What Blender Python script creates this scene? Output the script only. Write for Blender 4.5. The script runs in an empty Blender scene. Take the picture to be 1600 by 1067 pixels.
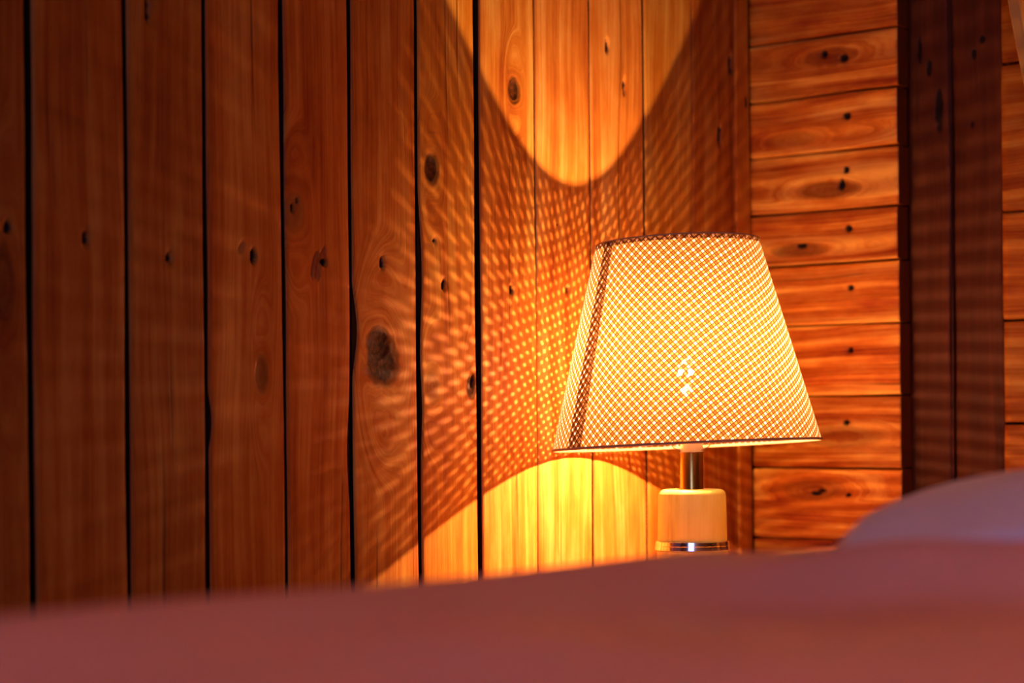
import bpy, math, random
from mathutils import Vector, Matrix, noise as mn

scene = bpy.context.scene
COL = scene.collection
R = math.radians

# ------------------------------------------------------------------ camera
cam_d = bpy.data.cameras.new('camera')
cam = bpy.data.objects.new('camera', cam_d)
COL.objects.link(cam)
cam_d.sensor_width = 36.0
cam_d.lens = 75.0
cam_d.shift_y = 137.0 / 1600.0
cam_d.clip_start = 0.02
cam_d.dof.use_dof = True
cam_d.dof.focus_distance = 2.10
cam_d.dof.aperture_fstop = 4.0
FWD = Vector((-0.6293, 0.7771, 0)).normalized()
RGT = Vector((0.7771, 0.6293, 0)).normalized()
CAM = Vector((1.392, -2.178, 0.68))
roll = R(0.5)
m3 = Matrix((RGT, Vector((0, 0, 1)), -FWD)).transposed()
m3 = m3 @ Matrix.Rotation(-roll, 3, 'Z')
cam.matrix_world = Matrix.Translation(CAM) @ m3.to_4x4()
scene.camera = cam

# ------------------------------------------------------------------ world, window light, exposure
w = bpy.data.worlds.new('dusk')
scene.world = w
w.use_nodes = True
w.node_tree.nodes['Background'].inputs[0].default_value = (0.25, 0.36, 0.6, 1)
w.node_tree.nodes['Background'].inputs[1].default_value = 0.15
vs = scene.view_settings
vs.view_transform = 'Standard'
vs.look = 'None'
vs.gamma = 1.0
vs.use_curve_mapping = False
vs.exposure = 1.75
scene.cycles.use_denoising = True
scene.cycles.max_bounces = 12
scene.cycles.transparent_max_bounces = 12

def area(name, loc, target, sx, sy, power, color):
    d = bpy.data.lights.new(name, 'AREA')
    d.shape = 'RECTANGLE'; d.size = sx; d.size_y = sy
    d.energy = power; d.color = color
    o = bpy.data.objects.new(name, d)
    COL.objects.link(o)
    o.location = loc
    o.rotation_euler = (Vector(target) - Vector(loc)).to_track_quat('-Z', 'Y').to_euler()
    return o
# cool dusk light from an unseen window, put in the back wall for it
area('unseen_window_light', (2.50, -4.33, 1.45), (2.50, -3.0, 1.45), 1.6, 1.3, 14.0, (0.24, 0.33, 1.0))
BULB_W = 3.9
PENDANT_FILL_W = 3.9  # power of the added warm fill over the bed
BULB_COL = (1.0, 0.53, 0.27)

# ------------------------------------------------------------------ helpers
def mesh_obj(name, verts, faces, mat=None, parent=None, smooth=False, uvs=None):
    me = bpy.data.meshes.new(name)
    me.from_pydata([tuple(v) for v in verts], [], faces)
    if mat: me.materials.append(mat)
    if smooth:
        me.polygons.foreach_set('use_smooth', [True] * len(me.polygons))
    if uvs:
        l = me.uv_layers.new(name='UVMap')
        for p in me.polygons:
            for li in p.loop_indices:
                l.data[li].uv = uvs[me.loops[li].vertex_index]
    me.update()
    o = bpy.data.objects.new(name, me)
    COL.objects.link(o)
    if parent: o.parent = parent
    return o

def tag(o, label, cat=None, group=None, kind=None):
    if label: o['label'] = label
    if cat: o['category'] = cat
    if group: o['group'] = group
    if kind: o['kind'] = kind
    return o

def empty(name, loc=(0, 0, 0)):
    o = bpy.data.objects.new(name, None)
    o.empty_display_size = 0.1
    COL.objects.link(o)
    o.location = loc
    return o

def bevel(o, wd=0.003, seg=2):
    md = o.modifiers.new('bevel', 'BEVEL')
    md.width = wd; md.segments = seg; md.limit_method = 'ANGLE'; md.angle_limit = R(35)
    return o

def box(name, lo, hi, mat, parent=None, bev=0.0):
    x0, y0, z0 = lo; x1, y1, z1 = hi
    v = [(x0, y0, z0), (x1, y0, z0), (x1, y1, z0), (x0, y1, z0), (x0, y0, z1), (x1, y0, z1), (x1, y1, z1), (x0, y1, z1)]
    f = [(3, 2, 1, 0), (4, 5, 6, 7), (0, 1, 5, 4), (1, 2, 6, 5), (2, 3, 7, 6), (3, 0, 4, 7)]
    o = mesh_obj(name, v, f, mat, parent)
    if bev: bevel(o, bev)
    return o

def lathe(name, prof, mat, parent=None, n=48, close=True, smooth=True, axis=None):
    """prof: list of (r, z); axis: Matrix applied to the points"""
    v, f = [], []
    for r, z in prof:
        for k in range(n):
            a = 2 * math.pi * k / n
            p = Vector((r * math.cos(a), r * math.sin(a), z))
            v.append(axis @ p if axis else p)
    for i in range(len(prof) - 1):
        for k in range(n):
            k2 = (k + 1) % n
            f.append((i * n + k, i * n + k2, (i + 1) * n + k2, (i + 1) * n + k))
    if close:
        f.append(tuple(range(n))[::-1])
        f.append(tuple((len(prof) - 1) * n + k for k in range(n)))
    o = mesh_obj(name, v, f, mat, parent, smooth)
    if smooth:
        md = o.modifiers.new('split', 'EDGE_SPLIT'); md.split_angle = R(40)
    return o

def tube(name, pts, r, mat, parent=None, n=8, radii=None):
    pts = [Vector(p) for p in pts]
    v, f = [], []
    for i, p in enumerate(pts):
        t = (pts[min(i + 1, len(pts) - 1)] - pts[max(i - 1, 0)]).normalized()
        up = Vector((0, 0, 1)) if abs(t.z) < 0.95 else Vector((1, 0, 0))
        a = t.cross(up).normalized(); b = t.cross(a)
        rr = radii[i] if radii else r
        for k in range(n):
            g = 2 * math.pi * k / n
            v.append(p + a * rr * math.cos(g) + b * rr * math.sin(g))
    for i in range(len(pts) - 1):
        for k in range(n):
            k2 = (k + 1) % n
            f.append((i * n + k, i * n + k2, (i + 1) * n + k2, (i + 1) * n + k))
    f.append(tuple(range(n))[::-1]); f.append(tuple((len(pts) - 1) * n + k for k in range(n)))
    return mesh_obj(name, v, f, mat, parent, True)

# ------------------------------------------------------------------ node helper
class NT:
    def __init__(self, name):
        self.m = bpy.data.materials.new(name)
        self.m.use_nodes = True
        self.t = self.m.node_tree
        self.t.nodes.clear()
    def n(self, typ, **kw):
        nd = self.t.nodes.new(typ)
        for k, v in kw.items(): setattr(nd, k, v)
        return nd
    def put(self, sock, v):
        if v is None: return
        if hasattr(v, 'is_linked'): self.t.links.new(v, sock)
        else: sock.default_value = v
    def math(self, op, a, b=None, c=None, clamp=False):
        nd = self.n('ShaderNodeMath', operation=op, use_clamp=clamp)
        self.put(nd.inputs[0], a); self.put(nd.inputs[1], b); self.put(nd.inputs[2], c)
        return nd.outputs[0]
    def comb(self, x, y, z):
        nd = self.n('ShaderNodeCombineXYZ')
        for i, v in enumerate((x, y, z)): self.put(nd.inputs[i], v)
        return nd.outputs[0]
    def noise(self, vec, scale=1.0, detail=2.0, rough=0.5, dist=0.0):
        nd = self.n('ShaderNodeTexNoise')
        self.put(nd.inputs['Vector'], vec)
        nd.inputs['Scale'].default_value = scale
        nd.inputs['Detail'].default_value = detail
        nd.inputs['Roughness'].default_value = rough
        nd.inputs['Distortion'].default_value = dist
        return nd.outputs[0]
    def sstep(self, v, lo, hi, o0=0.0, o1=1.0):
        nd = self.n('ShaderNodeMapRange', interpolation_type='SMOOTHSTEP')
        self.put(nd.inputs[0], v)
        for i, q in enumerate((lo, hi, o0, o1)): self.put(nd.inputs[i + 1], q)
        return nd.outputs[0]
    def mixf(self, fac, a, b):
        nd = self.n('ShaderNodeMix', data_type='FLOAT')
        self.put(nd.inputs[0], fac); self.put(nd.inputs[2], a); self.put(nd.inputs[3], b)
        return nd.outputs[0]
    def mixc(self, fac, a, b, blend='MIX'):
        nd = self.n('ShaderNodeMix', data_type='RGBA', blend_type=blend)
        self.put(nd.inputs[0], fac)
        for i, v in ((6, a), (7, b)):
            if isinstance(v, tuple): v = v + (1,) if len(v) == 3 else v
            self.put(nd.inputs[i], v)
        return nd.outputs[2]
    def ramp(self, fac, stops):
        nd = self.n('ShaderNodeValToRGB')
        e = nd.color_ramp.elements
        while len(e) < len(stops): e.new(0.5)
        for el, (p, c) in zip(e, stops):
            el.position = p; el.color = tuple(c) + (1,)
        self.put(nd.inputs[0], fac)
        return nd.outputs[0]
    def bump(self, h, strength, dist):
        nd = self.n('ShaderNodeBump')
        nd.inputs['Strength'].default_value = strength
        nd.inputs['Distance'].default_value = dist
        self.put(nd.inputs['Height'], h)
        return nd.outputs[0]
    def bsdf(self, col, rough=0.5, metal=0.0, normal=None, spec=0.5):
        nd = self.n('ShaderNodeBsdfPrincipled')
        if isinstance(col, tuple) and len(col) == 3: col = col + (1,)
        self.put(nd.inputs['Base Color'], col)
        self.put(nd.inputs['Roughness'], rough)
        self.put(nd.inputs['Metallic'], metal)
        self.put(nd.inputs['Normal'], normal)
        nd.inputs['Specular IOR Level'].default_value = spec
        return nd.outputs[0]
    def out(self, s):
        nd = self.n('ShaderNodeOutputMaterial')
        self.t.links.new(s, nd.inputs[0])
        return self.m

def wood(name, across, along, dark, mid, light, seed=0.0, knots=(), rough=0.58, marks=(), contrast=1.0, spec=0.18):
    """procedural sawn board. knots: (across, along, r_across, r_along, depth of colour); marks: same, small black holes"""
    t = NT(name)
    tc = t.n('ShaderNodeTexCoord')
    sp = t.n('ShaderNodeSeparateXYZ')
    t.t.links.new(tc.outputs['Object'], sp.inputs[0])
    a0 = sp.outputs['XYZ'.index(across)]; l = sp.outputs['XYZ'.index(along)]
    wv = t.noise(t.comb(t.math('MULTIPLY', a0, 5.0), t.math('MULTIPLY', l, 2.2), seed), 1.0, 2.0)
    a = t.math('ADD', a0, t.math('MULTIPLY', t.math('SUBTRACT', wv, 0.5), 0.035))
    kd = None; ring = None; wsum = None
    for (ca, cl, ra, rl, dk) in knots:
        wob = t.noise(t.comb(t.math('MULTIPLY', a0, 60.0), t.math('MULTIPLY', l, 60.0), seed + ca * 10), 1.0, 3.0, 0.6)
        da = t.math('DIVIDE', t.math('SUBTRACT', a0, ca), ra)
        dl = t.math('DIVIDE', t.math('SUBTRACT', l, cl), rl)
        d = t.math('SQRT', t.math('ADD', t.math('MULTIPLY', da, da), t.math('MULTIPLY', dl, dl)))
        d = t.math('ADD', d, t.math('MULTIPLY', t.math('SUBTRACT', wob, 0.5), 0.55))
        # the grain runs round the knot, a longer way up and down the board than across it
        dl2 = t.math('MULTIPLY', dl, 0.45)
        dg = t.math('SQRT', t.math('ADD', t.math('MULTIPLY', da, da), t.math('MULTIPLY', dl2, dl2)))
        wgt = t.sstep(dg, 1.0, 2.6, 1.0, 0.0)
        wsum = wgt if wsum is None else t.math('MAXIMUM', wsum, wgt)
        a = t.mixf(wgt, a, t.math('ADD', ca, t.math('MULTIPLY', d, ra * 0.8)))
        k = t.math('MULTIPLY', t.sstep(d, 0.75, 1.08, 1.0, 0.0), dk)
        rg = t.math('MULTIPLY', t.sstep(t.math('ABSOLUTE', t.math('SUBTRACT', d, 1.0)), 0.0, 0.28, 1.0, 0.0), min(1.0, dk * 0.8))
        kd = k if kd is None else t.math('MAXIMUM', kd, k)
        ring = rg if ring is None else t.math('MAXIMUM', ring, rg)
    hole = None
    for (ca, cl, ra, rl) in marks:
        wob = t.noise(t.comb(t.math('MULTIPLY', a0, 160.0), t.math('MULTIPLY', l, 110.0), seed + cl * 7), 1.0, 2.0)
        da = t.math('DIVIDE', t.math('SUBTRACT', a0, ca), ra)
        dl = t.math('DIVIDE', t.math('SUBTRACT', l, cl), rl)
        d = t.math('ADD', t.math('SQRT', t.math('ADD', t.math('MULTIPLY', da, da), t.math('MULTIPLY', dl, dl))),
                   t.math('MULTIPLY', t.math('SUBTRACT', wob, 0.5), 0.9))
        h = t.sstep(d, 0.55, 1.0, 1.0, 0.0)
        hole = h if hole is None else t.math('MAXIMUM', hole, h)
    fine = t.noise(t.comb(t.math('MULTIPLY', a, 420.0), t.math('MULTIPLY', l, 7.0), seed), 1.0, 3.0, 0.6)
    med = t.noise(t.comb(t.math('MULTIPLY', a, 75.0), t.math('MULTIPLY', l, 1.6), seed + 7.3), 1.0, 4.0, 0.6)
    big = t.noise(t.comb(t.math('MULTIPLY', a0, 14.0), t.math('MULTIPLY', l, 5.0), seed + 3.1), 1.0, 3.0, 0.5)
    blot = t.noise(t.comb(t.math('MULTIPLY', a0, 45.0), t.math('MULTIPLY', l, 16.0), seed + 5.9), 1.0, 4.0, 0.65)
    v = t.math('ADD', t.math('ADD', t.math('MULTIPLY', med, 0.42), t.math('MULTIPLY', fine, 0.20)),
               t.math('ADD', t.math('MULTIPLY', big, 0.20), t.math('MULTIPLY', blot, 0.18)))
    v = t.math('ADD', t.math('MULTIPLY', t.math('SUBTRACT', v, 0.5), 2.5 * contrast), 0.5, clamp=True)
    col = t.ramp(v, ((0.12, dark), (0.48, mid), (0.88, light)))
    crk_n = t.noise(t.comb(t.math('MULTIPLY', a, 150.0), t.math('MULTIPLY', l, 2.6), seed + 11.0), 1.0, 2.0, 0.5)
    crk = t.sstep(crk_n, 0.67, 0.73)
    if wsum is not None: crk = t.math('MULTIPLY', crk, t.sstep(wsum, 0.0, 0.3, 1.0, 0.0))
    dk_c = tuple(c * 0.16 for c in dark)
    col = t.mixc(t.math('MULTIPLY', crk, 0.55), col, dk_c)
    hgt = t.math('ADD', t.math('MULTIPLY', fine, 0.35), t.math('MULTIPLY', med, 0.5))
    hgt = t.math('SUBTRACT', hgt, t.math('MULTIPLY', crk, 0.5))
    if kd is not None:
        kn = t.noise(t.comb(t.math('MULTIPLY', a0, 220.0), t.math('MULTIPLY', l, 150.0), seed), 1.0, 4.0, 0.7)
        kc = t.mixc(t.sstep(kn, 0.4, 0.72), (0.020, 0.004, 0.001), (0.15, 0.034, 0.006))
        col = t.mixc(kd, col, kc)
        col = t.mixc(t.math('MULTIPLY', ring, 0.7), col, dk_c)
        hgt = t.math('SUBTRACT', hgt, t.math('MULTIPLY', ring, 0.8))
        hgt = t.math('ADD', hgt, t.math('MULTIPLY', t.math('MULTIPLY', kd, kn), 0.6))
    if hole is not None:
        col = t.mixc(hole, col, (0.006, 0.003, 0.002))
        hgt = t.math('SUBTRACT', hgt, t.math('MULTIPLY', hole, 1.5))
    return t.out(t.bsdf(col, rough, 0.0, t.bump(hgt, 0.6, 0.0012), spec))

# dark, mid and light pine tones; the wood colour itself is deep orange
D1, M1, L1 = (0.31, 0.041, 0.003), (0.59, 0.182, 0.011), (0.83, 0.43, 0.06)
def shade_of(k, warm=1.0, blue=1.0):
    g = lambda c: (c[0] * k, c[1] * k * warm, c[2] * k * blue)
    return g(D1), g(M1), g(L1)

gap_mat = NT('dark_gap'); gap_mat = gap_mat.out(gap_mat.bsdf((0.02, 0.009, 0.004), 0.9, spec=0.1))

# ------------------------------------------------------------------ boards
def board(name, frame, a0, a1, l0, l1, thick, mat, parent, na=16, rows=None, proud=0.0, seed=0.0,
          wander=0.0008, ease=0.0022, feats=(), edge_feats=(), cup=0.0006, end_mat=None, side_mat=None):
    """one sawn board. frame(across, along, out) -> world. The face is a grid: eased edges, wandering
    sides, hollows (feats: across, along, r_across, r_along, depth) and wane bites (edge_feats: side, along, r, bite)."""
    rows = rows or [l0, l1]
    v, f = [], []
    us = [0.0, 0.012, 0.03] + [0.06 + 0.88 * i / (na - 1) for i in range(na)] + [0.97, 0.988, 1.0]
    nu = len(us); wd = a1 - a0
    for l in rows:
        e0 = a0 + wander * mn.noise(Vector((l * 7.0, seed, 0.3))) * 2
        e1 = a1 + wander * mn.noise(Vector((l * 7.0, seed, 9.3))) * 2
        for side, la, rr, bite in edge_feats:
            q = max(0.0, 1 - ((l - la) / rr) ** 2) ** 2 * bite
            if side < 0: e0 += q
            else: e1 -= q
        for u in us:
            a = e0 + (e1 - e0) * u
            h = proud + cup * (1 - 4 * (u - 0.5) ** 2) + 0.0006 * mn.noise(Vector((a * 30, l * 6, seed)))
            ed = min(u, 1 - u) * wd
            if ed < ease: h -= (ease - ed) ** 2 / ease * 0.8
            for fa, fl, ra, rl, dp in feats:
                q = ((a - fa) / ra) ** 2 + ((l - fl) / rl) ** 2
                if q < 1: h -= dp * (1 - q) ** 0.7
            v.append(frame(a, l, h))
    nr = len(rows)
    for i in range(nr - 1):
        for j in range(nu - 1):
            p = i * nu + j
            f.append((p, p + 1, p + nu + 1, p + nu))
    nf = len(f)
    # sides and back
    b = len(v)
    for l, i in ((rows[0], 0), (rows[-1], nr - 1)):
        v.append(frame(a0, l, proud - thick)); v.append(frame(a1, l, proud - thick))
    f.append((b, b + 2, b + 3, b + 1))
    f.append(tuple(range(nu))[::-1] + (b, b + 1))
    f.append(tuple((nr - 1) * nu + j for j in range(nu)) + (b + 3, b + 2))
    f.append(tuple(i * nu for i in range(nr)) + (b + 2, b))
    f.append(tuple(i * nu + nu - 1 for i in range(nr))[::-1] + (b + 1, b + 3))
    # consistent normals: the face must look into the room
    p0, p1, p2 = (Vector(v[k]) for k in f[0][:3])
    want = Vector(frame(0, 0, 1)) - Vector(frame(0, 0, 0))
    if (p1 - p0).cross(p2 - p0).dot(want) < 0:
        f = [tuple(reversed(q)) for q in f]
    o = mesh_obj(name, v, f, mat, parent)
    o.data.polygons.foreach_set('use_smooth', [i < nf for i in range(len(o.data.polygons))])
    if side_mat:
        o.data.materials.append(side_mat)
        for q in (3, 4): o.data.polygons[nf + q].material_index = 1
    if end_mat:
        o.data.materials.append(end_mat)
        o.data.polygons[nf + 2].material_index = 1
    return o

def rows_z(z0, z1, lo, hi, step, coarse=0.12):
    r = []; z = z0
    while z < z1 - 1e-6:
        r.append(z)
        z += step if lo <= z < hi else min(coarse, max(step, (lo - z) if z < lo else coarse))
    r.append(z1)
    return r

H = 2.40
RX, RY = 3.40, -4.30      # far corner of the room
fl_left = lambda a, l, h: (h, a, l)          # left wall: x = 0, looks to +x
fl_right = lambda a, l, h: (l, -h, a)        # right wall: y = 0, looks to -y; boards run along x
fl_post = lambda a, l, h: (a, -h, l)         # upright boards on the right wall

# --- left wall of upright boards
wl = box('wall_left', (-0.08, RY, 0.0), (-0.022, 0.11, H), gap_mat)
tag(wl, 'left wall clad in upright honey-brown wooden planks with dark gaps', 'wall', kind='structure')
# (joint, half gap) along the wall, from the corner outwards
J = [(-0.0330, .0006), (-0.1218, .0008), (-0.2183, .0010), (-0.3185, .0012), (-0.4160, .0019), (-0.5113, .0036), (-0.6037, .0034),
     (-0.7003, .0026), (-0.7887, .0013), (-0.8846, .0023), (-0.9757, .0026), (-1.0776, .0031)]
rnd = random.Random(4)
while J[-1][0] > RY + 0.16:
    J.append((J[-1][0] - rnd.uniform(0.092, 0.104), 0.0026))
J.append((RY, 0.001))
KN = {  # knots of single boards: across (y), along (z), r_across, r_along, colour depth
    4: [(-0.4531, 1.0325, 0.0095, 0.0125, 0.95)],
    5: [(-0.5826, 0.9391, 0.0100, 0.0145, 0.95), (-0.5845, 0.7219, 0.0105, 0.0150, 0.35), (-0.5240, 0.7235, 0.0075, 0.0120, 0.9)],
    6: [(-0.6581, 0.7470, 0.0215, 0.0235, 0.97), (-0.6640, 0.7640, 0.0160, 0.0150, 0.97)],
    7: [(-0.7760, 0.8823, 0.0125, 0.0175, 0.4)],
    8: [(-0.8194, 0.7313, 0.0080, 0.0170, 0.55)],
    12: [(-1.105, 0.80, 0.010, 0.03, 0.35)],
}
KN = {5: KN[5], 4: KN[4], 6: KN[6], 7: KN[7], 8: KN[8], 11: KN[12]}
MK = {
    2: [(-0.2878, 1.1012, .0035, .0080), (-0.2560, 1.0600, .0030, .0110)],
    3: [(-0.3621, 0.8291, .0036, .0050), (-0.3790, 0.8975, .0016, .0016)],
    4: [(-0.4592, 0.8247, .0038, .0065)],
    5: [(-0.5647, 0.8244, .0044, .0065), (-0.5787, 0.8682, .0030, .0022), (-0.5200, 0.7290, .0028, .0080)],
    6: [(-0.6570, 0.8416, .0040, .0065)],
    7: [(-0.7367, 0.8373, .0045, .0042), (-0.7785, 0.8850, .0030, .0048), (-0.7720, 0.8925, .0024, .0035)],
    8: [(-0.8277, 0.8380, .0046, .0080)],
    9: [(-0.9282, 0.8311, .0038, .0055), (-0.9512, 1.0439, .0032, .0130)],
    10: [(-1.0213, 0.8418, .0040, .0065)],
    11: [(-1.1005, 0.8455, .0038, .0055)],
    0: [(-0.0420, 1.1129, .0045, .0160), (-0.0667, 1.0252, .0050, .0150)],
}
EF = {  # wane bites along the edges: side (-1 = lower y), along, radius, bite
    6: [(-1, 0.775, 0.050, 0.0065)],
    5: [(-1, 0.840, 0.085, 0.0045), (-1, 0.700, 0.05, 0.002)],
    7: [(1, 0.66, 0.06, 0.003)],
    8: [(-1, 0.69, 0.03, 0.004), (1, 1.0, 0.2, 0.002)],
}
WARM = {1: (1.05, 1.2), 2: (1.08, 1.9), 3: (1.08, 1.9), 4: (1.12, 1.6), 5: (1.15, 1.2), 6: (1.0, 1.0), 7: (.9, .9), 8: (.88, .8), 9: (.88, .8), 10: (.85, .8), 11: (.85, .8), 0: (.9, 1)}   # yellower at the light pools, redder beyond: lamp tint put in the wood
TONE = [0.60, 0.76, 1.04, 1.08, 1.08, 1.18, 1.02, 0.98, 0.86, 0.64, 0.66, 0.56]  # boards dim away from the pools: lamp falloff put into the tone
for i in range(len(J) - 1):
    (b1, g1), (b0, g0) = J[i], J[i + 1]
    a0, a1 = b0 + g0, b1 - g1
    vis = i <= 12
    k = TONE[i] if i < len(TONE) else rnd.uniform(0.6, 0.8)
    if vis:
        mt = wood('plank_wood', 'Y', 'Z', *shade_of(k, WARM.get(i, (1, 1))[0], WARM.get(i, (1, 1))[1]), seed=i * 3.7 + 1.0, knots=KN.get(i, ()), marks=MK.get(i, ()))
        plain_l = mt
    ft = [(c[0], c[1], c[2] * 1.02, c[3] * 1.02, 0.0028 * c[4]) for c in KN.get(i, ()) if c[4] > 0.5]
    ft += [(c[0], c[1], c[2], c[3], 0.006) for c in MK.get(i, ())]
    if i == 7:   # two chisel gouges beside the nail hole
        for s in range(9):
            q = s / 8.0
            ft.append((-0.7525 + 0.006 * q * q, 0.8245 + 0.020 * q, 0.0026, 0.0040, 0.0022))
            ft.append((-0.7465 + 0.0095 * q * q, 0.8235 + 0.025 * q, 0.0028, 0.0044, 0.0024))
    if i == 8:
        for s in range(4):
            ft.append((-0.8445 + 0.0012 * s, 0.8425 + 0.0018 * s, 0.0032, 0.0036, 0.0014))
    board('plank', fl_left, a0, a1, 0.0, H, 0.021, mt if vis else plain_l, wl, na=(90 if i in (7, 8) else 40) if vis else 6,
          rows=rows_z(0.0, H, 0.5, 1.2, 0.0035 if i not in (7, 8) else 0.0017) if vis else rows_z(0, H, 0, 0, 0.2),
          proud=rnd.uniform(-0.0015, 0.0012), seed=i * 2.3, feats=ft, edge_feats=EF.get(i, ()), side_mat=gap_mat)  # dark old edges, near-black to carry the joints' shade as well

# --- corner batten between the walls
t1 = board('trim_1', fl_left, -0.0325, -0.0030, 0.0, H, 0.021, wood('batten_wood', 'Y', 'Z', *shade_of(0.78), seed=40.0,
           marks=[(-0.0120, 1.0692, .0036, .0100)]), None, na=10, rows=rows_z(0, H, 0.5, 1.2, 0.01), proud=0.0025, seed=31.0)
tag(t1, 'narrow upright wooden batten in the corner between the two walls', 'trim', kind='structure')

# --- right wall: short horizontal boards, two upright dark boards set back, then horizontal boards again
wr = box('wall_right', (-0.0215, 0.052, 0.0), (RX, 0.11, H), gap_mat)
tag(wr, 'end wall of horizontal rough wooden boards beside dark uprights', 'wall', kind='structure')
ZJ = [0.0, 0.07, 0.15, 0.235, 0.315, 0.395, 0.470, 0.5472, 0.6313, 0.7155, 0.7987, 0.871, 0.9335, 1.0018, 1.0692, 1.1372]
while ZJ[-1] < H - 0.11: ZJ.append(ZJ[-1] + rnd.uniform(0.066, 0.084))
ZJ.append(H)
shaded_end_grain = NT('shaded_end_grain'); shaded_end_grain = shaded_end_grain.out(shaded_end_grain.bsdf((0.20, 0.045, 0.006), 0.8, spec=0.05))  # end grain, darkened further so the unlit ends' shade is in the colour
RM = {
    7: [(0.5998, 0.1312, .0036, .0044), (0.6010, 0.0880, .0030, .0090), (0.6045, 0.0960, .0026, .0070)],
    8: [(0.6841, 0.1295, .0046, .0052)],
    9: [(0.7682, 0.1355, .0050, .0055)],
    10: [(0.8412, 0.1371, .0044, .0050)],
    11: [(0.9098, 0.1360, .0048, .0056), (0.8943, 0.0720, .0036, .0080)],
    12: [(0.9619, 0.1265, .0085, .0055), (0.9786, 0.1325, .0048, .0052)],
    13: [(1.0411, 0.1339, .0050, .0062)],
    14: [(1.1168, 0.1047, .0055, .0055), (1.1085, 0.1312, .0055, .0065)],
}
RK = {12: [(0.957, 0.110, .010, .038, 0.5)], 11: [(0.889, 0.070, .007, .034, 0.6)], 7: [(0.605, 0.085, .012, .040, 0.4)],
      14: [(1.113, 0.112, .010, .034, 0.4)], 8: [(0.668, 0.12, .012, .05, 0.4)], 13: [(1.02, 0.06, .008, .03, 0.3)]}
RT = {7: 1.05, 8: .84, 9: 1.12, 10: 1.1, 11: 1.0, 12: 1.02, 13: 1.15, 14: 1.0, 15: .95}
mr = wood('board_wood', 'Z', 'X', *shade_of(.85), seed=58.0, rough=0.62)
for i in range(len(ZJ) - 1):
    z0, z1 = ZJ[i] + 0.0011, ZJ[i + 1] - 0.0011
    vis = 6 <= i <= 16
    if vis:
        mr = wood('board_wood', 'Z', 'X', *shade_of(RT.get(i, .85)), seed=60 + i * 2.9, knots=RK.get(i, ()), marks=RM.get(i, ()), rough=0.62, contrast=1.7)
    ft = [(c[0], c[1], c[2], c[3], 0.005) for c in RM.get(i, ())]
    end = 0.2003 + rnd.uniform(-0.0016, 0.0016)
    n = 50 if vis else 4
    board('board', fl_right, z0, z1, 0.0015, end, 0.024, mr, wr, na=24 if vis else 4,
          rows=[0.0015 + (end - 0.0015) * q / n for q in range(n + 1)], proud=rnd.uniform(-.001, .001), seed=70 + i, feats=ft, end_mat=shaded_end_grain)
# far boards beyond the uprights
ZF = [0.0, 0.12, 0.24, 0.36, 0.47, 0.58, 0.682, 0.795, 0.915, 1.0790, 1.20]
while ZF[-1] < H - 0.14: ZF.append(ZF[-1] + rnd.uniform(0.10, 0.13))
ZF.append(H)
far_m = [wood('far_board_wood', 'Z', 'X', *shade_of(k), seed=90 + 5 * k, rough=0.62, contrast=1.2) for k in (0.55, 0.66, 0.6)]
for i in range(len(ZF) - 1):
    board('board', fl_right, ZF[i] + 0.0014, ZF[i + 1] - 0.0014, 0.3300, RX, 0.024, far_m[i % 3], wr, na=8,
          rows=[0.33 + (RX - 0.33) * (q / 20.0) ** 2 for q in range(21)], proud=rnd.uniform(-.001, .001), seed=120 + i)
# dark-stained uprights
for j, (a0, a1, mk) in enumerate(((0.1985, 0.2518, [(0.228, 1.09, .004, .012), (0.240, 1.04, .006, .030), (0.216, 1.11, .0035, .02)]),
                                  (0.2562, 0.3172, [(0.283, 1.10, .004, .007), (0.293, 1.115, .004, .006), (0.280, 1.02, .003, .006)]))):
    dm = wood('stained_upright_wood', 'X', 'Z', (0.045, 0.010, 0.002), (0.085, 0.020, 0.003), (0.13, 0.035, 0.006), seed=150 + j * 4.4, marks=mk, rough=0.6)
    board('upright', fl_post, a0, a1, 0.0, H, 0.022, dm, wr, na=16, rows=rows_z(0, H, 0.5, 1.2, 0.01), proud=-0.026 - 0.002 * j,
          seed=160 + j, wander=0.0016)

# --- the rest of the room, out of view
room_v = wood('room_boards_wood', 'X', 'Z', *shade_of(0.8), seed=200.0)
room_s = wood('room_side_wood', 'Y', 'Z', *shade_of(0.8), seed=207.0)
room_h = wood('ceiling_boards_wood', 'X', 'Y', *shade_of(0.9), seed=210.0)
room_f = wood('floor_boards_wood', 'X', 'Y', *shade_of(0.55), seed=220.0, rough=0.4)
tag(box('floor', (-0.08, RY - 0.1, -0.06), (RX + 0.1, 0.11, 0.0), room_f), 'brown wooden floor under the bed', 'floor', kind='structure')
tag(box('ceiling', (-0.08, RY - 0.1, H), (RX + 0.1, 0.11, H + 0.06), room_h), 'wooden board ceiling above the lamp', 'ceiling', kind='structure')
tag(box('wall_side', (RX, RY - 0.1, 0.0), (RX + 0.1, 0.11, H), room_s), 'wooden side wall beyond the bed', 'wall', kind='structure')
wx0, wx1, wz0, wz1 = 1.7, 3.3, 0.8, 2.1
wb = empty('wall_back', (0, RY, 0))
tag(wb, 'wooden wall with an unseen window behind the foot of the bed', 'wall', kind='structure')
for lo, hi in (((-0.08, -0.1, 0), (wx0, 0, H)), ((wx1, -0.1, 0), (RX, 0, H)), ((wx0, -0.1, 0), (wx1, 0, wz0)), ((wx0, -0.1, wz1), (wx1, 0, H))):
    box('wall_panel', lo, hi, room_v, wb)
wf = empty('unseen_window_1', (0, RY, 0))
tag(wf, 'unseen wooden window frame put behind the bed for the cool light', 'window', kind='structure')
frame_m = wood('window_frame_wood', 'X', 'Z', *shade_of(0.8), seed=230.0)
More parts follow.
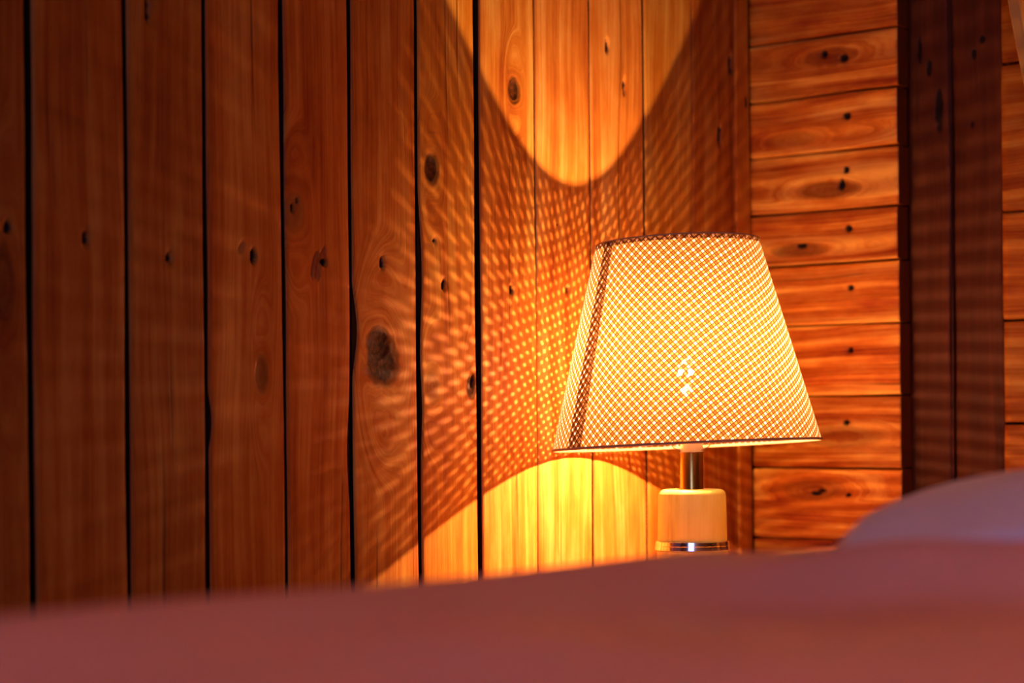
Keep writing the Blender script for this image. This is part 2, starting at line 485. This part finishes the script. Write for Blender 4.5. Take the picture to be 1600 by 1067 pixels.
for lo, hi in (((wx0, -0.07, wz0), (wx1, 0.01, wz0 + 0.05)), ((wx0, -0.07, wz1 - 0.05), (wx1, 0.01, wz1)),
               ((wx0, -0.07, wz0 + .05), (wx0 + 0.05, 0.01, wz1 - .05)), ((wx1 - 0.05, -0.07, wz0 + .05), (wx1, 0.01, wz1 - .05)),
               ((2.43, -0.06, wz0 + .05), (2.47, 0.005, wz1 - .05))):
    box('window_frame', lo, hi, frame_m, wf, 0.003)

# ------------------------------------------------------------------ table lamp
LAMP = Vector((0.1515, -0.3520, 0.0))            # where its foot stands
lamp = empty('table_lamp', (LAMP.x, LAMP.y, 0.510))
tag(lamp, 'lit bedside lamp with woven check shade on a pale wooden block base', 'lamp')
LZ = 0.510                                        # parts below are in the lamp's own frame
ash = wood('lamp_base_wood', 'X', 'Z', (0.50, 0.38, 0.05), (0.78, 0.74, 0.13), (0.88, 0.86, 0.22), seed=301.0, rough=0.45, contrast=1.4)
mb = NT('brass'); brass = mb.out(mb.bsdf((0.50, 0.27, 0.05), 0.20, 1.0))
mb = NT('dark_brass'); dark_brass = mb.out(mb.bsdf((0.42, 0.24, 0.09), 0.32, 1.0))
mb = NT('porcelain'); porcelain = mb.out(mb.bsdf((0.82, 0.76, 0.62), 0.35))
mb = NT('chrome'); chrome = mb.out(mb.bsdf((0.86, 0.84, 0.80), 0.12, 1.0))
lathe('plinth', [(0.0355, 0.0), (0.0365, 0.001), (0.0365, 0.043), (0.0355, 0.0438)], ash, lamp)
lathe('base_disc', [(0.0380, 0.0440), (0.0390, 0.0446), (0.0385, 0.0486), (0.0380, 0.0489), (0.0384, 0.0492), (0.0379, 0.0530), (0.0372, 0.0535)], chrome, lamp, n=64)
lathe('base_block', [(0.0352, 0.0535), (0.0356, 0.0545), (0.0352, 0.080), (0.0348, 0.1005)] +
      [(0.0348 - 0.006 + 0.006 * math.cos(q), 0.1005 + 0.006 * math.sin(q)) for q in (0.4, 0.8, 1.2, 1.571)] + [(0.012, 0.1067)], ash, lamp, n=64)
lathe('pole', [(0.0124, 0.1064), (0.0122, 0.1075), (0.0122, 0.1432), (0.0126, 0.1434), (0.0126, 0.1448), (0.012, 0.1450)], brass, lamp, n=40)
sock = lathe('socket', [(0.0112, 0.1445), (0.0116, 0.146), (0.0116, 0.156), (0.0105, 0.158)], porcelain, lamp, n=32)
lathe('bulb_cap', [(0.0100, 0.158), (0.0130, 0.160), (0.0130, 0.180), (0.0115, 0.183)], dark_brass, sock, n=32)

# shade frame: tilted a little towards the left wall, seen from the lamp's foot
FRONT = Vector((0.564, -0.826, 0)).normalized(); SIDE = Vector((0.826, 0.564, 0)).normalized()
RB, RT_, HS = 0.1383, 0.0842, 0.2090
TILT = Matrix.Rotation(R(-2.6), 3, 'Y')
PIV = Vector((-0.0045, -0.0030, 0.1520))          # centre of the shade's lower rim
def sh(r, phi, z, dr=0.0):
    """point of the shade: phi = 0 faces the room, z above the lower rim"""
    p = (FRONT * math.cos(phi) + SIDE * math.sin(phi)) * (r + dr) + Vector((0, 0, z))
    return PIV + TILT @ p
def rad(z): return RB + (RT_ - RB) * z / HS
SLANT = math.hypot(RB - RT_, HS); SA = (RB - RT_) / SLANT; APEX = RB / SA

def fabric(name, per=0.0069, ang=38.0, off=0.0):
    t = NT(name)
    uv = t.n('ShaderNodeUVMap'); uv.uv_map = 'UVMap'
    sp = t.n('ShaderNodeSeparateXYZ'); t.t.links.new(uv.outputs[0], sp.inputs[0])
    wb_ = t.noise(t.comb(t.math('MULTIPLY', sp.outputs[0], 40.0), t.math('MULTIPLY', sp.outputs[1], 40.0), off), 1.0, 2.0)
    u = t.math('ADD', sp.outputs[0], t.math('MULTIPLY', t.math('SUBTRACT', wb_, 0.5), 0.0006)); v = sp.outputs[1]
    c, s = math.cos(R(ang)) / per, math.sin(R(ang)) / per
    a = t.math('ADD', t.math('MULTIPLY', u, c), t.math('MULTIPLY', v, s))
    b = t.math('SUBTRACT', t.math('MULTIPLY', v, c), t.math('MULTIPLY', u, s))
    out = []
    for q in (a, b):
        fr = t.math('FRACT', t.math('ADD', q, off))
        band = t.math('GREATER_THAN', fr, 0.52)
        e = t.math('PINGPONG', t.math('ADD', fr, -0.0), 0.5)     # 0 at the period edge, .5 in the middle
        line = t.math('ADD', t.math('LESS_THAN', t.math('ABSOLUTE', t.math('SUBTRACT', fr, 0.53)), 0.07),
                      t.math('LESS_THAN', e, 0.07), clamp=True)
        out.append((band, line))
    n = t.math('ADD', out[0][0], out[1][0])
    line = t.math('MAXIMUM', out[0][1], out[1][1])
    thr = t.noise(t.comb(t.math('MULTIPLY', a, 1.0), t.math('MULTIPLY', b, 1.0), 3.0), 1.0, 1.0)   # uneven yarn
    w0 = t.math('LESS_THAN', n, 0.5); w2 = t.math('GREATER_THAN', n, 1.5)
    tr = t.mixf(w0, t.mixf(w2, 0.055, 0.02), 0.56)
    tr = t.mixf(line, tr, 0.03)
    tr = t.math('MULTIPLY', tr, t.sstep(thr, 0.2, 0.8, 0.75, 1.2))
    col = t.mixc(w0, t.mixc(w2, (0.29, 0.145, 0.04), (0.15, 0.055, 0.010)), (0.94, 0.92, 0.90))
    col = t.mixc(line, col, (0.07, 0.020, 0.004))
    tl = t.n('ShaderNodeBsdfTranslucent'); t.put(tl.inputs[0], col)
    df = t.n('ShaderNodeBsdfDiffuse'); t.put(df.inputs[0], col)
    mx = t.n('ShaderNodeMixShader'); mx.inputs[0].default_value = 0.38
    t.t.links.new(tl.outputs[0], mx.inputs[1]); t.t.links.new(df.outputs[0], mx.inputs[2])
    tp = t.n('ShaderNodeBsdfTransparent')
    m2 = t.n('ShaderNodeMixShader'); t.put(m2.inputs[0], tr)
    t.t.links.new(mx.outputs[0], m2.inputs[1]); t.t.links.new(tp.outputs[0], m2.inputs[2])
    return t.out(m2.outputs[0])
fab = fabric('shade_fabric'); fab2 = fabric('shade_fabric_overlap', off=0.37)

def cone_strip(name, p0, p1, z0, z1, mat, parent, n=120, m=10, dr=0.0):
    v, f, uv = [], [], []
    for i in range(m + 1):
        z = z0 + (z1 - z0) * i / m
        s = APEX - z / HS * SLANT
        for k in range(n + 1):
            ph = p0 + (p1 - p0) * k / n
            v.append(sh(rad(z), ph, z, dr)); th = ph * SA
            uv.append((s * math.sin(th), -s * math.cos(th)))
    for i in range(m):
        for k in range(n):
            p = i * (n + 1) + k
            f.append((p, p + 1, p + n + 2, p + n + 1))
    return mesh_obj(name, v, f, mat, parent, True, uv)

shade = cone_strip('lamp_shade', R(-53), R(307), 0.0, HS, fab, lamp)
shade['label'] = 'glowing open-weave check fabric shade'
cone_strip('seam', R(-59), R(-49), 0.0005, HS - 0.0005, fab2, shade, n=8, dr=0.0007)
cone_strip('turned_hem', R(-180), R(180), HS - 0.006, HS - 0.001, fab2, shade, n=96, m=2, dr=-0.0008)
mb = NT('binding_cloth'); bind = mb.out(mb.bsdf((0.50, 0.30, 0.13), 0.8, spec=0.1))
for nm, zz in (('lower_binding', 0.0), ('upper_binding', HS)):
    v, f = [], []; n = 120; sc = 1.0 if zz == 0 else 0.55; pr = [(0.0008, -0.0013), (0.0013, 0.0), (0.0008, 0.0013), (-0.0008, 0.0013), (-0.0013, 0.0), (-0.0008, -0.0013)]
    for k in range(n):
        for dr, dz in pr: v.append(sh(rad(zz), 2 * math.pi * k / n, zz + dz * sc, dr * sc))
    for k in range(n):
        for j in range(6):
            f.append((k * 6 + j, ((k + 1) % n) * 6 + j, ((k + 1) % n) * 6 + (j + 1) % 6, k * 6 + (j + 1) % 6))
    mesh_obj(nm, v, f, bind, shade, True)
# three arms carry the shade: a flat bracket at the socket, then thin wire to the rim
for az in (-90, 90, 180):
    ph = R(az)
    d = FRONT * math.cos(ph) + SIDE * math.sin(ph)
    sd = Vector((-d.y, d.x, 0))
    v = []
    c0 = Vector((-0.0010, -0.0008, 0))
    for r, z, hw in ((0.0105, 0.1455, 0.006), (0.0175, 0.1490, 0.006), (0.0245, 0.1555, 0.005), (0.030, 0.1600, 0.002)):
        for q in (-1, 1):
            for e in (0, 0.0012): v.append(c0 + d * r + sd * hw * q + Vector((0, 0, z + e)))
    f = []
    for i in range(3):
        b = i * 4
        f += [(b, b + 4, b + 6, b + 2), (b + 1, b + 3, b + 7, b + 5), (b, b + 1, b + 5, b + 4), (b + 2, b + 6, b + 7, b + 3)]
    f += [(0, 2, 3, 1), (12, 13, 15, 14)]
    arm = mesh_obj('shade_arm', v, f, dark_brass, lamp)
    tube('arm_wire', [c0 + d * 0.028 + Vector((0, 0, 0.159)), c0 + d * 0.06 + Vector((0, 0, 0.158)), sh(RB - 0.002, ph, 0.004)], 0.0007, dark_brass, arm, n=6)

# bulb: clear glass with a small glowing filament
BZ = 0.227 - 0.0
BC = Vector((-0.0050, -0.0032, BZ))
t = NT('bulb_glass')
tp = t.n('ShaderNodeBsdfTransparent'); gl = t.n('ShaderNodeBsdfGlossy'); gl.inputs['Roughness'].default_value = 0.05
mx = t.n('ShaderNodeMixShader'); mx.inputs[0].default_value = 0.015
t.t.links.new(tp.outputs[0], mx.inputs[1]); t.t.links.new(gl.outputs[0], mx.inputs[2])
bulb_glass = t.out(mx.outputs[0])
t = NT('filament'); em = t.n('ShaderNodeEmission'); em.inputs[0].default_value = (1.0, 0.72, 0.34, 1); em.inputs[1].default_value = 260.0
tp = t.n('ShaderNodeBsdfTransparent'); ad = t.n('ShaderNodeAddShader')
t.t.links.new(em.outputs[0], ad.inputs[0]); t.t.links.new(tp.outputs[0], ad.inputs[1])
fil_m = t.out(ad.outputs[0])
bo = [(0.011, 0.180), (0.0125, 0.192), (0.018, 0.206), (0.0235, 0.219), (0.0255, 0.232), (0.0225, 0.246), (0.0145, 0.255), (0.004, 0.2580)]
bulb = lathe('bulb', bo, bulb_glass, lamp, n=32, axis=Matrix.Translation((BC.x, BC.y, 0)))
for q in (-1, 1):
    tube('filament', [BC + Vector((0.0070 * q, 0, 0)) + Vector((0, 0, -0.0025)), BC + Vector((0.0058 * q, 0, 0)) + Vector((0, 0, 0.0025))], 0.0021, fil_m, bulb, n=8)
for q in (-1, 0, 1):       # light of the short horizontal filament
    ld = bpy.data.lights.new('bulb_light', 'POINT')
    ld.energy = BULB_W / 3; ld.color = BULB_COL; ld.shadow_soft_size = 0.0018
    lo = bpy.data.objects.new('bulb_light', ld); COL.objects.link(lo); lo.parent = lamp; lo.location = BC + Vector((0.0034 * q, 0, 0))

# ------------------------------------------------------------------ nightstand under the lamp
ns = empty('nightstand', (0.20, -0.36, 0.0))
tag(ns, 'small wooden bedside table under the lamp, hidden behind the bed', 'nightstand')
ns_m = wood('nightstand_wood', 'Y', 'X', *shade_of(0.8), seed=330.0, rough=0.5)
ns_v = wood('nightstand_front_wood', 'Y', 'Z', *shade_of(0.75), seed=333.0, rough=0.5)
box('table_top', (-0.185, -0.21, 0.485), (0.20, 0.21, 0.510), ns_m, ns, 0.003)
box('body', (-0.17, -0.195, 0.16), (0.165, 0.195, 0.485), ns_v, ns, 0.002)
for z0, z1 in ((0.175, 0.315), (0.325, 0.470)):
    dr = box('drawer', (0.1655, -0.18, z0), (0.183, 0.18, z1), ns_v, ns, 0.002)
    lathe('knob', [(0.005, 0.0), (0.005, 0.010), (0.012, 0.014), (0.012, 0.020), (0.006, 0.024)], dark_brass, dr, n=20,
          axis=Matrix.Translation((0.1828, 0, (z0 + z1) / 2)) @ Matrix.Rotation(R(90), 4, 'Y'))
for x in (-0.165, 0.125):
    for y in (-0.19, 0.155):
        box('leg', (x, y, 0.0), (x + 0.035, y + 0.035, 0.16), ns_v, ns, 0.002)

# ------------------------------------------------------------------ bed
BX0, BX1, BY0, BY1 = 0.665, 2.265, -2.16, -0.22
bed = empty('bed', ((BX0 + BX1) / 2, (BY0 + BY1) / 2, 0))
tag(bed, 'wooden double bed with white mattress in the foreground', 'bed')
bf = wood('bed_frame_wood', 'Z', 'Y', *shade_of(0.5), seed=340.0)
bx, by = (BX1 - BX0) / 2, (BY1 - BY0) / 2
box('bed_frame', (-bx, -by, 0.20), (bx, by, 0.32), bf, bed, 0.004)
for x in (-bx + .02, bx - .09):
    for y in (-by + .02, by - .09): box('leg', (x, y, 0.0), (x + 0.07, y + 0.07, 0.20), bf, bed, 0.003)
box('headboard', (-bx, by, 0.10), (bx, by + 0.04, 0.62), bf, bed, 0.006)

def cloth_mat(name, col, sc=900.0):
    t = NT(name)
    tc = t.n('ShaderNodeTexCoord')
    n1 = t.noise(tc.outputs['Object'], 6.0, 3.0)
    n2 = t.noise(tc.outputs['Object'], sc, 1.0)
    c = t.mixc(t.sstep(n1, 0.35, 0.65), tuple(q * 0.93 for q in col), col)
    return t.out(t.bsdf(c, 0.85, 0.0, t.bump(n2, 0.15, 0.0005), 0.15))
linen = cloth_mat('linen', (0.84, 0.82, 0.88))
duvet_m = cloth_mat('duvet_cloth', (0.80, 0.45, 0.37))
mt_m = cloth_mat('mattress_cloth', (0.7, 0.68, 0.66))
mo = box('mattress', (-bx + .01, -by + .01, 0.32), (bx - .01, by - .01, 0.540), mt_m, bed)
bevel(mo, 0.035, 4)

# duvet: one thick soft sheet over the mattress, hanging over the sides
DT = 0.6056
def dip_at(y): return 0.004 * min(1.0, max(0.0, (y + 1.1) / 0.08))
def duv(x, y):
    h = 0.020 * mn.noise(Vector((x * 3.1, y * 2.6, 4.0))) + 0.012 * mn.noise(Vector((x * 6.5 + y * 3, y * 5.1, 8.0))) \
        + 0.003 * mn.noise(Vector((x * 14, y * 9 + x * 4, 2.0)))
    k = min(1.0, max(0.0, (y + 1.35) / 0.25))
    fx = min(1.0, max(0.0, (x - 0.69) / 0.14)); fx = fx * fx * (3 - 2 * fx)
    fold = (0.013 + 0.017 * fx) * math.exp(-((y + 1.135 + 0.015 * math.sin(x * 5)) / 0.055) ** 2) * min(1.0, max(0.0, (x - BX0) / 0.06))   # turned-down hem
    dip = dip_at(y)
    return DT - 0.013 - 0.005 * k + h * (1.0 - 0.85 * k) + fold - dip
def duv_top(xx, y):
    e = min(xx - BX0, BX1 - xx)
    edge = min(1.0, max(0.0, e / 0.10))
    return (DT - 0.002 - dip_at(y) + 0.0025 * mn.noise(Vector((xx, y * 4, 1)))) * (1 - edge) + duv(xx, y) * edge
def duvet():
    v, f = [], []
    xs = [BX0 - 0.035] * 7 + [BX0 - 0.032, BX0 - 0.024, BX0 - 0.012] + [BX0 + (BX1 - BX0) * i / 90 for i in range(91)] + [BX1 + 0.012, BX1 + 0.024, BX1 + 0.032] + [BX1 + 0.035] * 7
    drops_l = [0.30, 0.26, 0.22, 0.17, 0.12, 0.08, 0.052, 0.034, 0.018, 0.007]
    drops = drops_l + [0.0] * 91 + drops_l[::-1]
    ys = [BY0 - 0.02 + (BY1 - 0.10 - BY0 + 0.02) * j / 120 for j in range(121)]
    for y in ys:
        for k, x in enumerate(xs):
            d = drops[k]
            xx = min(max(x, BX0), BX1)
            z = duv_top(xx, y)
            out = 0.012 * d / 0.3 * math.sin(y * 17 + 2 * math.sin(y * 5)) if d > 0.05 else 0
            out = -abs(out) if x < 1 else abs(out)
            v.append((x + out, y, z - d))
    n = len(xs)
    for j in range(len(ys) - 1):
        for k in range(n - 1):
            p = j * n + k
            f.append((p, p + 1, p + n + 1, p + n))
    o = mesh_obj('duvet', v, f, duvet_m, None, True)
    md = o.modifiers.new('thickness', 'SOLIDIFY'); md.thickness = 0.022; md.offset = -1
    return tag(o, 'soft dusky pink duvet spread over the bed across the foreground', 'duvet')
duvet()

def pillow(cx, cy, hx, hy, hz, rot, label):
    """soft pillow lying on the duvet: rounded outline, flattened underside, drooping corners"""
    v, f = [], []; n = 56
    rm = Matrix.Rotation(rot, 3, 'Z')
    for s in (1, -1):
        for i in range(n + 1):
            for j in range(n + 1):
                a, b = -1 + 2 * i / n, -1 + 2 * j / n
                # square -> rounded square
                u = a * math.sqrt(1 - 0.30 * b * b); w_ = b * math.sqrt(1 - 0.30 * a * a)
                k = max(0.0, (1 - abs(a) ** 2.4) * (1 - abs(b) ** 2.4)) ** 0.62
                p = Vector((cx, cy, 0)) + rm @ Vector((u * hx, w_ * hy, 0))
                base = duv_top(p.x, p.y) + 0.005
                if s > 0:
                    z = base + 0.006 + hz * k + 0.008 * k * mn.noise(Vector((u * 2.2, w_ * 2.2, 3.0))) - 0.004 * (a * b) ** 2
                else:
                    z = base + 0.006 * (1 - min(1.0, k * 2.5))
                v.append((p.x, p.y, z))
    m = (n + 1) ** 2
    for s in (0, 1):
        for i in range(n):
            for j in range(n):
                p = s * m + i * (n + 1) + j
                q = (p, p + n + 1, p + n + 2, p + 1)
                f.append(q if s == 0 else q[::-1])
    o = mesh_obj('pillow', v, f, linen, None, True)
    md = o.modifiers.new('weld', 'WELD'); md.merge_threshold = 0.005
    return tag(o, label, 'pillow')
pillow(1.056, -0.808, 0.40, 0.275, 0.084, R(2), 'white pillow at the head of the bed, rising at the right edge')

# ------------------------------------------------------------------ curtain at the right edge
ct_m = cloth_mat('curtain_cloth', (0.66, 0.36, 0.07), 700.0)
cu = empty('curtain', (0.6, -0.13, 0.0))
tag(cu, 'beige curtain gathered to the side at the top right edge', 'curtain')
def curtain():
    v, f = [], []; nu, nv = 60, 60
    def lx(z):   # left edge
        if z > 0.80: return 0.538 - 0.2435 * ((z - 0.80) / 1.45) ** 0.37
        return 0.545 - 0.06 * (0.80 - z) / 0.7
    def rx(z):
        if z > 0.80: return 0.625 + 0.475 * ((z - 0.80) / 1.45) ** 0.7
        return 0.625 + 0.03 * (0.80 - z) / 0.7
    for j in range(nv + 1):
        z = 0.10 + 2.15 * j / nv
        a, b = lx(z), rx(z)
        for i in range(nu + 1):
            u = i / nu
            amp = 0.016
            v.append((a + (b - a) * u - 0.6, amp * math.sin(u * 2 * math.pi * 7 + 0.6) + 0.004 * math.sin(z * 9 + u * 5), z))
    for j in range(nv):
        for i in range(nu):
            p = j * (nu + 1) + i
            f.append((p, p + 1, p + nu + 2, p + nu + 1))
    o = mesh_obj('drape', v, f, ct_m, cu, True)
    md = o.modifiers.new('thickness', 'SOLIDIFY'); md.thickness = 0.0015
    tube('curtain_rod', [(-0.32, 0, 2.27), (0.60, 0, 2.27)], 0.011, dark_brass, cu, n=12)
    v = []
    tube('tieback', [(0.03 - 0.012 + 0.055 * math.cos(q), 0.026 * math.sin(q), 0.80) for q in [k * 2 * math.pi / 24 for k in range(25)]], 0.006, ct_m, cu, n=8)
curtain()

# ------------------------------------------------------------------ unseen pendant added above the bed as warm fill for the duvet
pd = empty('added_pendant', (1.62, -1.62, 0.0))
tag(pd, 'unseen dark metal pendant lamp added above the bed as warm fill', 'lamp')
tube('cord', [(0, 0, 2.07), (0, 0, H - 0.012)], 0.003, gap_mat, pd, n=8)
lathe('ceiling_rose', [(0.045, H - 0.002), (0.045, H - 0.010), (0.02, H - 0.02)], dark_brass, pd, n=28)
lathe('added_pendant_shade', [(0.105, 1.90), (0.104, 1.91), (0.075, 1.985), (0.03, 2.045), (0.012, 2.075), (0.010, 2.075), (0.027, 2.042), (0.072, 1.983), (0.102, 1.908), (0.103, 1.90)], dark_brass, pd, n=40, close=False)
pl = bpy.data.lights.new('added_fill_light', 'POINT'); pl.energy = PENDANT_FILL_W; pl.color = (1.0, 0.36, 0.10); pl.shadow_soft_size = 0.02
po = bpy.data.objects.new('added_fill_light', pl); COL.objects.link(po); po.parent = pd; po.location = (0, 0, 1.985)
